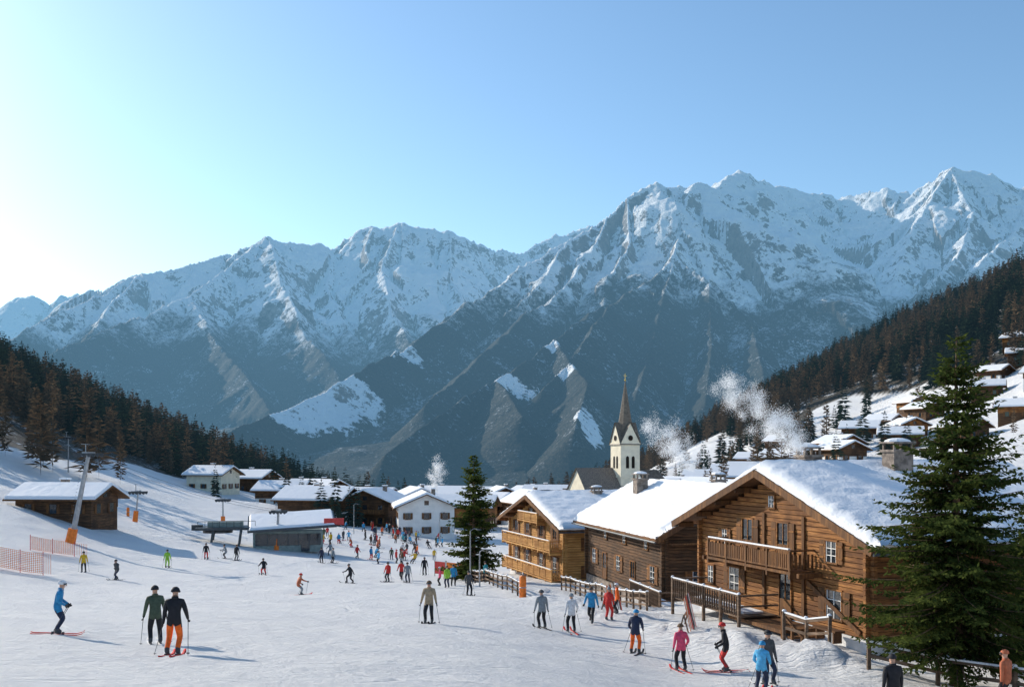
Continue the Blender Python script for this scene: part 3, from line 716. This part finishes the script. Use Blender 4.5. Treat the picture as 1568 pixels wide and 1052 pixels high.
def station():
    x,y=-32,133;e=empty('lift_station',(x,y,G(x,y)-.3),math.radians(14))
    m=MB();m.box((2,0,1.3),(9,5,2.8),0);m.box((2,-2.55,1.6),(8.4,.1,1.5),1)
    for k in range(7): m.box((-2+k*1.33,-2.62,1.6),(.12,.12,1.6),2)
    m.box((4.2,-2.62,1.0),(1.1,.1,2.0),1)
    for sx_ in(-8,-4.5):
        for sy_ in(-2,2): m.beam((sx_,sy_,-.6),(sx_+.5,sy_,3.0),.3,.3,2)
    m.box((-6.0,0,3.1),(7.4,4.6,.35),2);m.tube([(-7,0,2.5),(-7,0,2.8)],1.9,20,2)
    m.box((-9.6,0,3.2),(1.4,1.0,.7),2);m.box((-6,0,3.6),(4.5,2.6,.7),0)
    for k in range(9): m.beam((-9.4+k*.9,-2.3,3.3),(-9.4+k*.9,-2.3,4.1),.06,.06,2)
    m.beam((-9.4,-2.3,4.1),(-2.2,-2.3,4.1),.07,.07,2)
    m.obj('station_body',[M['green'],M['glass'],M['dmetal'],M['orange']],e)
    r=MB()
    r.poly([(-3.2,-3.6,2.6),(8.2,-3.6,3.2),(8.2,3.2,4.8),(-3.2,3.2,4.2),(-3.2,-3.6,2.85),(8.2,-3.6,3.45),(8.2,3.2,5.05),(-3.2,3.2,4.45)],[(3,2,1,0),(4,5,6,7),(0,1,5,4),(1,2,6,5),(2,3,7,6),(3,0,4,7)],0)
    r.poly([(-3.0,-3.3,2.93),(8,-3.3,3.53),(8,3.1,5.04),(-3.0,3.1,4.44),(-2.8,-3.0,3.25),(7.8,-3.0,3.85),(7.8,2.9,5.3),(-2.8,2.9,4.7)],[(4,5,6,7),(0,1,5,4),(1,2,6,5),(2,3,7,6),(3,0,4,7)],1)
    r.box((7.9,-3.0,3.9),(2.6,.2,.9),2)
    r.obj('station_roof',[M['dmetal'],M['snow'],M['red']],e)
station()
# ------------------------------------------------------------------ fences, lamps, posts
def rail_fence(pts,name='wooden_rail_fence',h=1.0,rails=3,sp=1.5,mat='wgrey',bal=False):
    mb=MB();r=random.Random(len(pts)*7+int(pts[0][0]))
    P=[]
    for (a,b) in zip(pts[:-1],pts[1:]):
        L=math.hypot(b[0]-a[0],b[1]-a[1]);k=max(1,round(L/sp))
        for i in range(k): P.append((a[0]+(b[0]-a[0])*i/k,a[1]+(b[1]-a[1])*i/k))
    P.append(pts[-1]);Z=[G(*p) for p in P]
    for (x,y),z in zip(P,Z):
        mb.beam((x,y,z-.4),(x+r.uniform(-.04,.04),y,z+h+.12),.12,.12,0);mb.ball((x,y,z+h+.12),.1,1,8,3,zmin=0,sc=(1,1,.8))
    for i in range(len(P)-1):
        for q in range(rails):
            f=(q+1)/rails
            mb.beam((P[i][0],P[i][1],Z[i]+h*f+r.uniform(-.03,.03)),(P[i+1][0],P[i+1][1],Z[i+1]+h*f+r.uniform(-.03,.03)),.06,.11,0)
        mb.beam((P[i][0],P[i][1],Z[i]+h+.08),(P[i+1][0],P[i+1][1],Z[i+1]+h+.08),.09,.06,1)
    mb.obj(name,[M[mat],M['snow']])
rail_fence([(4.0,80),(5.3,72),(7.4,60.5),(7.9,58.2)],bal=True)
rail_fence([(-3.6,89),(-1.5,80),(.8,71)])
rail_fence([(12.4,34.6),(14.2,33.2),(17.8,30.2)],h=.85,rails=2,sp=1.9)
rail_fence([(11.4,41.7),(12.4,38.9)],h=1.1,rails=2)
def deck(x0,y0,x1,y1,d,z,name='wooden_deck'):
    L=math.hypot(x1-x0,y1-y0);a=math.atan2(y1-y0,x1-x0);mb=MB()
    k=int(L/.2)
    for i in range(k): mb.box(((i+.5)*L/k,d/2,0),(L/k-.02,abs(d),.07),0)
    yy_=.05
    nb=int(L/1.5)
    for i in range(nb+1): mb.beam((L*i/nb,yy_,-1.6),(L*i/nb,yy_,1.05),.13,.13,0);mb.ball((L*i/nb,yy_,1.08),.1,1,8,3,zmin=0)
    for hh_ in(.3,.65,1.0): mb.beam((0,yy_,hh_),(L,yy_,hh_),.06,.12,0)
    mb.beam((0,yy_,1.08),(L,yy_,1.08),.11,.05,1)
    for i in range(int(L/.24)): mb.beam((.12+i*.24,yy_+.05,.12),(.12+i*.24,yy_+.05,.98),.03,.08,0)
    for xx_ in(0,L):
        mb.beam((xx_,0,1.0),(xx_,d,1.0),.1,.08,0);mb.beam((xx_,0,.5),(xx_,d,.5),.06,.08,0)
    mb.box((L/2,d*.55,.08),(L*.8,abs(d)*.55,.1),1)
    mb.obj(name,[M['wgrey'],M['snow']],None,(x0,y0,z),a)
deck(10.6,46.3,8.6,53.0,-2.0,-7.45)
deck(9.0,60.2,7.9,66.0,-1.6,-9.2)
def padpost(x,y,h,r,name='orange_padded_post'):
    mb=MB();mb.tube([(0,0,-.3),(0,0,h*.94),(0,0,h)],[r,r,r*.85],14,0);mb.tube([(0,0,h),(0,0,h+.25)],[.06,.05],8,1);mb.tube([(0,0,h*.45),(0,0,h*.5)],r+.012,14,1)
    mb.obj(name,[M['orange'],M['metal']],None,(x,y,G(x,y)),0,True)
padpost(.75,69,1.5,.24);padpost(-54,140,1.2,.2)
def lamp(x,y,h):
    mb=MB();mb.tube([(0,0,-.3),(0,0,h)],[.07,.045],8,0);mb.tube([(0,0,h),(.3,0,h+.2),(.7,0,h+.15)],.03,6,0);mb.ball((.75,0,h+.1),.16,1,10,6,sc=(1.4,.8,.5))
    mb.obj('street_lamp',[M['metal'],M['dmetal']],None,(x,y,G(x,y)))
lamp(-3.6,86,4.6);lamp(-2.6,80,2.8);lamp(-27,170,5);lamp(-12,165,5)
def net(x0,y0,x1,y1,h,name='orange_safety_net'):
    L=math.hypot(x1-x0,y1-y0);mb=MB();k=int(L/.16);z=lambda t:G(x0+(x1-x0)*t,y0+(y1-y0)*t)
    zs_=[z(i/k) for i in range(k+1)]
    P=lambda i,hh_:(x0+(x1-x0)*i/k,y0+(y1-y0)*i/k,zs_[i]+hh_)
    for i in range(k+1): mb.beam(P(i,.15),P(i,h),.024,.024,0)
    for q in range(12):
        hh_=.15+(h-.15)*q/11
        for i in range(0,k-7,8): mb.beam(P(i,hh_),P(i+8,hh_),.024,.028,0)
    for i in range(0,k+1,12): mb.tube([P(i,-.3),P(i,h+.15)],.03,6,1)
    mb.obj(name,[M['orange'],M['red']])
net(-45,80,-36.6,79,1.7);net(-45,93,-41,96,1.3)
bn=MB()
for i,(dx,m) in enumerate(((0,0),(1.6,1),(3.2,0))):
    bn.beam((dx,0,-.3),(dx,0,1.6),.06,.06,2);bn.beam((dx+1.45,0,-.3),(dx+1.45,0,1.6),.06,.06,2);bn.box((dx+.72,0,.85),(1.4,.05,1.2),m)
bn.obj('padded_barrier',[M['red'],M['orange'],M['metal']],None,(-7.6,98,G(-7,98)),-.7)
def rack(x,y,rz):
    mb=MB();r=random.Random(int(x*10))
    mb.beam((-1.3,0,.9),(1.3,0,.9),.06,.06,0)
    for a in(-1.3,1.3): mb.beam((a,-.3,-.2),(a,0,.95),.06,.06,0);mb.beam((a,.3,-.2),(a,0,.95),.06,.06,0)
    for k in range(9):
        a=-1.15+k*.28+r.uniform(-.05,.05);mb.beam((a,-.35,0),(a+r.uniform(-.06,.06),.02,1.65),.09,.02,1+r.randint(0,3))
    mb.obj('ski_rack',[M['wgrey'],M['red'],M['dmetal'],M['white'],M['orange']],None,(x,y,G(x,y)),rz)
rack(5.4,54.5,1.2);rack(8.0,45.6,1.3)
# ------------------------------------------------------------------ people
def ik(a,b,l1,l2,hint):
    a=Vector(a);b=Vector(b);d=b-a;L=min(d.length,(l1+l2)*.999);dn=d.normalized();b2=a+dn*L
    x=(l1*l1-l2*l2+L*L)/(2*L);h=math.sqrt(max(0,l1*l1-x*x));hv=Vector(hint);hv=(hv-dn*hv.dot(dn)).normalized()
    return a+dn*x+hv*h,b2
def person_mesh(name,pel=(0,0,.93),lean=.08,side=0,feet=((-.14,0),(.14,0)),hands=((-.33,.12,.85),(.33,.12,.85)),skis=True,poles=True,lift=(0,0),helmet=True,look=0,twist=0):
    pel=Vector(pel);up=Vector((side,math.sin(lean),math.cos(lean))).normalized()
    sp=pel+up*.2;ch=pel+up*.42;nk=pel+up*.575;hd0=nk+up*.06+Vector((0,.02,0))
    hd=nk+Vector((0,.035,.155));ht=hd+Vector((0,-.01,.075))
    rt=Vector((math.cos(twist),math.sin(twist),0))
    nodes=[];edges=[];seg=[]
    def nd(p,r): nodes.append((Vector(p),r));return len(nodes)-1
    def ed(a,b,m): edges.append((a,b));seg.append((a,b,m))
    iP=nd(pel,(.165,.13));iS=nd(sp,(.165,.13));iC=nd(ch,(.19,.14));iN=nd(nk,(.07,.07));iH0=nd(hd0,(.07,.075));iH=nd(hd,(.088,.108));iT=nd(ht,(.07,.085))
    ed(iP,iS,0);ed(iS,iC,0);ed(iC,iN,0);ed(iN,iH0,2);ed(iH0,iH,2);ed(iH,iT,2)
    extra=MB()
    for k,sg in enumerate((-1,1)):
        sh=nk-up*.09+rt*sg*.20;hn=Vector(hands[k]);el,hn=ik(sh,hn,.29,.26,(sg*.35,-.9,-.3))
        a=nd(sh,(.082,.082));b=nd(el,(.062,.062));c_=nd(hn,(.042,.042));g=nd(hn+(hn-el).normalized()*.05,(.045,.035))
        ed(iC,a,0);ed(a,b,0);ed(b,c_,0);ed(c_,g,6)
        dr=(hn-el).normalized();palm=hn+dr*.075
        sdv=dr.cross(Vector((1,0,0)) if poles else Vector((0,0,1)));sdv=sdv.normalized() if sdv.length>.01 else Vector((0,1,0))
        crl=dr.cross(sdv).normalized()*(-sg)
        for q,(o_,ln) in enumerate(((-.03,.07),(-.01,.08),(.01,.075),(.03,.06))):
            p0=palm+sdv*o_;extra.tube([p0-dr*.03,p0+dr*ln*.5,p0+dr*ln*.75+crl*.02,p0+dr*ln*.7+crl*.045],[.012,.011,.010,.008],6,6)
        extra.tube([hn+dr*.03+sdv*.035,hn+dr*.06+sdv*.06+crl*.015,hn+dr*.09+sdv*.055+crl*.03],[.013,.012,.009],6,6)
        if poles:
            tip=Vector((feet[k][0]+sg*.30,feet[k][1]-.12+(.35 if k and lean>.3 else 0),.02))
            if hn.z<.75 : tip=Vector((hn.x+sg*.12,hn.y-.75,.25))
            top=palm+(palm-tip).normalized()*.07
            extra.tube([top,tip],[.011,.006],6,4);extra.tube([top,palm-(palm-tip).normalized()*.06],.016,6,4);extra.tube([tip+(top-tip).normalized()*.06,tip+(top-tip).normalized()*.065],.045,8,4)
        hp=pel+Vector((sg*.095,0,-.04));fz=lift[k];an=Vector((feet[k][0],feet[k][1],.12+fz))
        kn,an=ik(hp,an,.43,.42,(sg*.12,1,0))
        a=nd(hp,(.115,.12));b=nd(kn,(.078,.082));c_=nd(an+Vector((0,0,.1)),(.066,.07));d_=nd(an,(.062,.07));e_=nd(an+Vector((sg*.01,.16,-.05)),(.05,.045));h_=nd(an+Vector((0,-.05,-.05)),(.048,.045))
        ed(iP,a,1);ed(a,b,1);ed(b,c_,1);ed(c_,d_,4);ed(d_,e_,4);ed(d_,h_,4)
        if skis:
            fx,fy,fzb=an.x,an.y,an.z-.105
            pr=[(-.78,.02),(-.7,0),(0,0),(.62,0),(.78,.05),(.86,.12)];vs=[];fs=[]
            for i,(yy_,zz_) in enumerate(pr):
                w_=.045 if 0<i<5 else .03
                if i==2: w_=.036
                for xo,zo in((-w_,0),(w_,0),(w_,.018),(-w_,.018)): vs.append((fx+xo,fy+yy_,fzb+zz_+zo))
            for i in range(5):
                for j in range(4): fs.append((i*4+j,i*4+(j+1)%4,(i+1)*4+(j+1)%4,(i+1)*4+j))
            fs+=[(3,2,1,0),(20,21,22,23)];extra.poly(vs,fs,5);extra.box((fx,fy-.12,fzb+.035),(.06,.08,.04),4);extra.box((fx,fy+.2,fzb+.03),(.06,.08,.035),4)
    me=bpy.data.meshes.new('sk');me.from_pydata([tuple(p) for p,_ in nodes],edges,[]);o=bpy.data.objects.new('sk',me);coll.objects.link(o)
    md=o.modifiers.new('s','SKIN');md.use_smooth_shade=True
    for i,(p,r) in enumerate(nodes):
        sv_=me.skin_vertices[0].data[i];sv_.radius=r;sv_.use_root=(i==0)
    ss_=o.modifiers.new('u','SUBSURF');ss_.levels=1;ss_.render_levels=1
    dg=bpy.context.evaluated_depsgraph_get();dg.update();em=bpy.data.meshes.new_from_object(o.evaluated_get(dg))
    bpy.data.objects.remove(o)
    mb=MB();vs=[v.co.copy() for v in em.vertices]
    mb.v=[tuple(v) for v in vs]
    for p in em.polygons:
        c_=p.center;bd_=9;bm=0
        for a,b,m in seg:
            A_=nodes[a][0];B_=nodes[b][0];ab=B_-A_;t=max(0,min(1,(c_-A_).dot(ab)/ab.length_squared));dd=(c_-A_-ab*t).length-.6*(nodes[a][1][0]*(1-t)+nodes[b][1][0]*t)
            if dd<bd_: bd_=dd;bm=m
        if bm==1 and c_.z>pel.z-.14: bm=0
        mb.f.append(tuple(p.vertices));mb.m.append(bm)
    if helmet: mb.ball((hd.x,hd.y-.012,hd.z+.028),.128,3,14,8,zmin=-.15,sc=(.92,1.05,.98))
    else: mb.ball((hd.x,hd.y-.014,hd.z+.035),.116,3,14,8,zmin=-.1,sc=(.92,1.05,1.0))
    pts=[(hd.x+.100*math.sin(t),hd.y+.112*math.cos(t),hd.z+.022) for t in np.linspace(-1.15,1.15,9)]
    mb.tube(pts,.030,6,4)
    mb.tube([(hd.x,hd.y+.105,hd.z+.0),(hd.x,hd.y+.132,hd.z-.03),(hd.x,hd.y+.10,hd.z-.04)],[.012,.016,.012],6,2)
    mb.tube([(hd.x-.025,hd.y+.098,hd.z-.068),(hd.x,hd.y+.106,hd.z-.07),(hd.x+.025,hd.y+.098,hd.z-.068)],.006,5,7)
    mb.tube([nk-up*.03,nk+up*.045],[.098,.088],12,0)
    b=len(mb.v);mb.v+=extra.v;mb.f+=[tuple(b+i for i in f) for f in extra.f];mb.m+=extra.m
    return mb.mesh(name,True)
poses={
 'stand':person_mesh('skier_standing'),
 'relax':person_mesh('skier_relaxed',lean=.03,feet=((-.16,.03),(.13,-.05)),hands=((-.3,.05,.80),(.30,.22,.98)),twist=.15),
 'ski':person_mesh('skier_gliding',pel=(0,-.12,.80),lean=.42,feet=((-.17,.02),(.17,-.06)),hands=((-.36,.38,.92),(.36,.40,.95))),
 'carve':person_mesh('skier_carving',pel=(-.22,-.14,.76),lean=.45,side=-.18,feet=((-.05,.05),(.28,-.05)),hands=((-.5,.25,.75),(.25,.42,1.0))),
 'push':person_mesh('skier_poling',pel=(0,-.06,.86),lean=.35,feet=((-.15,.22),(.15,-.22)),hands=((-.32,.45,1.0),(.34,-.1,.85)),twist=.2),
 'walk':person_mesh('person_walking',pel=(0,0,.92),lean=.1,feet=((-.11,.27),(.11,-.27)),lift=(0,.06),hands=((-.30,-.12,.85),(.30,.28,.95)),skis=False,poles=False,helmet=False),
 'look':person_mesh('person_standing',pel=(0,0,.93),lean=.04,feet=((-.13,.0),(.15,.04)),hands=((-.29,.02,.78),(.29,.06,.80)),skis=False,poles=False,helmet=False,twist=-.1),
 'nopole':person_mesh('skier_resting',pel=(0,-.02,.91),lean=.12,feet=((-.15,.0),(.15,.04)),hands=((-.24,.26,.98),(.24,.26,1.0)),poles=True),
}
CM={}
def cloth(k,c,rough=.7):
    if k not in CM: CM[k]=simple('fabric_'+k,c,rough,.18,9,.35)
    return CM[k]
cols_={'blue':(.03,.25,.48),'lblue':(.10,.42,.68),'green':(.06,.085,.055),'black':(.018,.018,.022),'orange':(.85,.15,.02),'tan':(.36,.27,.17),'navy':(.025,.035,.07),'red':(.60,.035,.03),'pink':(.70,.08,.16),
 'white':(.72,.72,.72),'grey':(.22,.25,.27),'yellow':(.65,.42,.03),'lime':(.28,.55,.05),'teal':(.04,.30,.33),'rust':(.45,.13,.06),'brown':(.12,.07,.04),'dgrey':(.07,.075,.08),'skin':(.55,.32,.22),'lip':(.4,.12,.1)}
def person(x,y,head,pose,jk,pt,hl='black',sk='red',s=1.0):
    me=poses[pose]
    if not me.materials:
        for _ in range(8): me.materials.append(cloth('black',cols_['black']))
    nm='skier' if pose not in('walk','look') else 'pedestrian'
    o=bpy.data.objects.new(nm,me);coll.objects.link(o)
    for i,k in enumerate((jk,pt,'skin',hl,'dgrey',sk,'black','lip')):
        o.material_slots[i].link='OBJECT';o.material_slots[i].material=cloth(k,cols_[k])
    e=.35;dzx=(G(x+e,y)-G(x-e,y))/(2*e);dzy=(G(x,y+e)-G(x,y-e))/(2*e)
    h=math.radians(head)
    o.location=(x,y,G(x,y)-.02);o.scale=(s,s,s)
    f=Vector((-math.sin(h),math.cos(h),0));sl=dzx*f.x+dzy*f.y
    o.rotation_euler=(math.atan(sl)*.8 if pose not in('walk','look') else 0,0,h)
PP=[(-14.9,32.5,-75,'nopole','blue','navy','white','red',1.0),(-11.1,31,25,'stand','green','black','black','white',1.02),(-9.2,27,5,'relax','black','orange','black','red',1.03),
(-3.6,43,175,'stand','tan','black','brown','black',1.03),(-15.5,73,-60,'carve','rust','grey','red','red',1.0),(-14,86,60,'push','black','black','dgrey','black',1),(-23.7,95,30,'ski','black','red','black','black',1),
(-37,86,200,'stand','yellow','black','black','black',1.0),(-32.6,82,150,'push','dgrey','navy','black','black',1),(-33.6,97,10,'stand','lime','lime','black','black',1),
(-33.5,109,10,'stand','black','red','black','black',1),(-32.3,112,120,'ski','grey','black','black','black',1),(-30.5,110,-20,'stand','black','dgrey','brown','black',1),
(-22,115,30,'stand','navy','black','black','black',1),(-21,116,-40,'stand','grey','black','black','black',1),
(-11,88,150,'stand','red','black','black','black',1),(-10.1,91,170,'walk','red','black','black','black',1),(-9.1,87,20,'stand','grey','navy','black','black',1),(-8.8,100,0,'stand','black','black','black','black',1),
(-3.1,72,200,'relax','dgrey','black','black','black',1),(-5.2,80,30,'look','lime','navy','brown','black',1),(-4.8,81.5,190,'look','blue','black','black','black',1),(-6.0,83,100,'look','pink','black','white','black',.9),(-2.2,83.5,60,'look','teal','black','black','black',1),
(1.4,46,20,'stand','grey','black','dgrey','black',1.0),(2.75,46,10,'relax','white','black','grey','red',1.0),(4.0,50,160,'walk','blue','black','brown','black',1.03),(4.9,50.5,-30,'look','red','red','grey','black',.95),(5.5,52,90,'look','orange','black','white','black',.9),
(5.0,40.5,-20,'nopole','navy','orange','blue','black',1.02),(6.3,37,10,'relax','pink','black','brown','red',.98),(7.9,36.5,80,'nopole','black','red','red','red',1.03),(8.5,33,-160,'relax','dgrey','navy','black','white',1.02),(7.75,31,-30,'nopole','lblue','navy','blue','red',.9),
(14.7,29.6,40,'look','rust','black','rust','black',1),(10.3,26.9,10,'look','black','black','black','black',1.0)]
for p in PP: person(*p)
kk=['red','blue','black','black','navy','orange','grey','white','teal','rust','dgrey','green','lblue','pink','brown','yellow']
rp=random.Random(5);pk=list(poses)
for i in range(74):
    while True:
        d=rp.uniform(116,184);b=rp.gauss(600,55) if rp.random()<.75 else rp.uniform(440,690)
        if 440<b<700 and d>118+abs(b-600)*.12: break
    person((b-784)/1524*d,d,rp.uniform(0,360),rp.choice(pk if rp.random()<.6 else ['stand','relax','look']),rp.choice(kk),rp.choice(['black','black','navy','dgrey','red','grey']),rp.choice(['black','white','red','brown','dgrey']),rp.choice(['red','white','black','blue']),rp.uniform(.88,1.04))
# ------------------------------------------------------------------ chimney smoke: thousands of tiny droplets
t=NT('steam');d_=t.n('ShaderNodeBsdfDiffuse');t.set(d_.inputs[0],(.95,.95,.95));tn=t.n('ShaderNodeBsdfTranslucent');t.set(tn.inputs[0],(.95,.95,.95));mx=t.n('ShaderNodeMixShader');t.t.links.new(d_.outputs[0],mx.inputs[1]);t.t.links.new(tn.outputs[0],mx.inputs[2]);M['steam']=t.fin(mx.outputs[0])
def smoke(pts,rad,count,sz,seed):
    r=np.random.default_rng(seed);pts=np.array(pts,float);rad=np.array(rad,float);nseg=len(pts)-1
    nb=70;u=np.sort(r.random(nb));cu=u*nseg;i=np.minimum(cu.astype(int),nseg-1);f=(cu-i)[:,None]
    C_=pts[i]*(1-f)+pts[i+1]*f;R_=(rad[i]*(1-f[:,0])+rad[i+1]*f[:,0])
    C_=C_+r.normal(size=(nb,3))*R_[:,None]*.55;R2=R_*(.25+.35*r.random(nb))
    wt=R2**1.6*(1.15-u);wt/=wt.sum();k=r.choice(nb,count,p=wt)
    P=C_[k]+r.normal(size=(count,3))*R2[k][:,None]*.6
    V,F=quads(P,r.normal(size=(count,3)),np.full(count,sz),np.full(count,sz*.4),r)
    add('chimney_steam',np_mesh('chimney_steam',V,F),[M['steam']])
smoke([(14.0,48.6,.6),(13.5,48.8,1.2),(12.8,49.2,2.0),(11.9,49.6,2.6),(11.0,50,3.5),(10.6,50.3,4.2)],[.25,.7,.8,.75,.8,.5],38000,.028,1)
smoke([(14.3,78,-1.2),(13.4,78,.3),(12.4,78,1.2),(11.2,78,2.2),(10.8,78,3.0)],[.3,.9,1.0,1.0,.6],16000,.045,2)
smoke([(-15.5,200,-7.5),(-15.9,200,-4.5),(-14.8,200,-2.3),(-15.3,200,-.4)],[.5,1.1,1.4,.8],7000,.10,3)
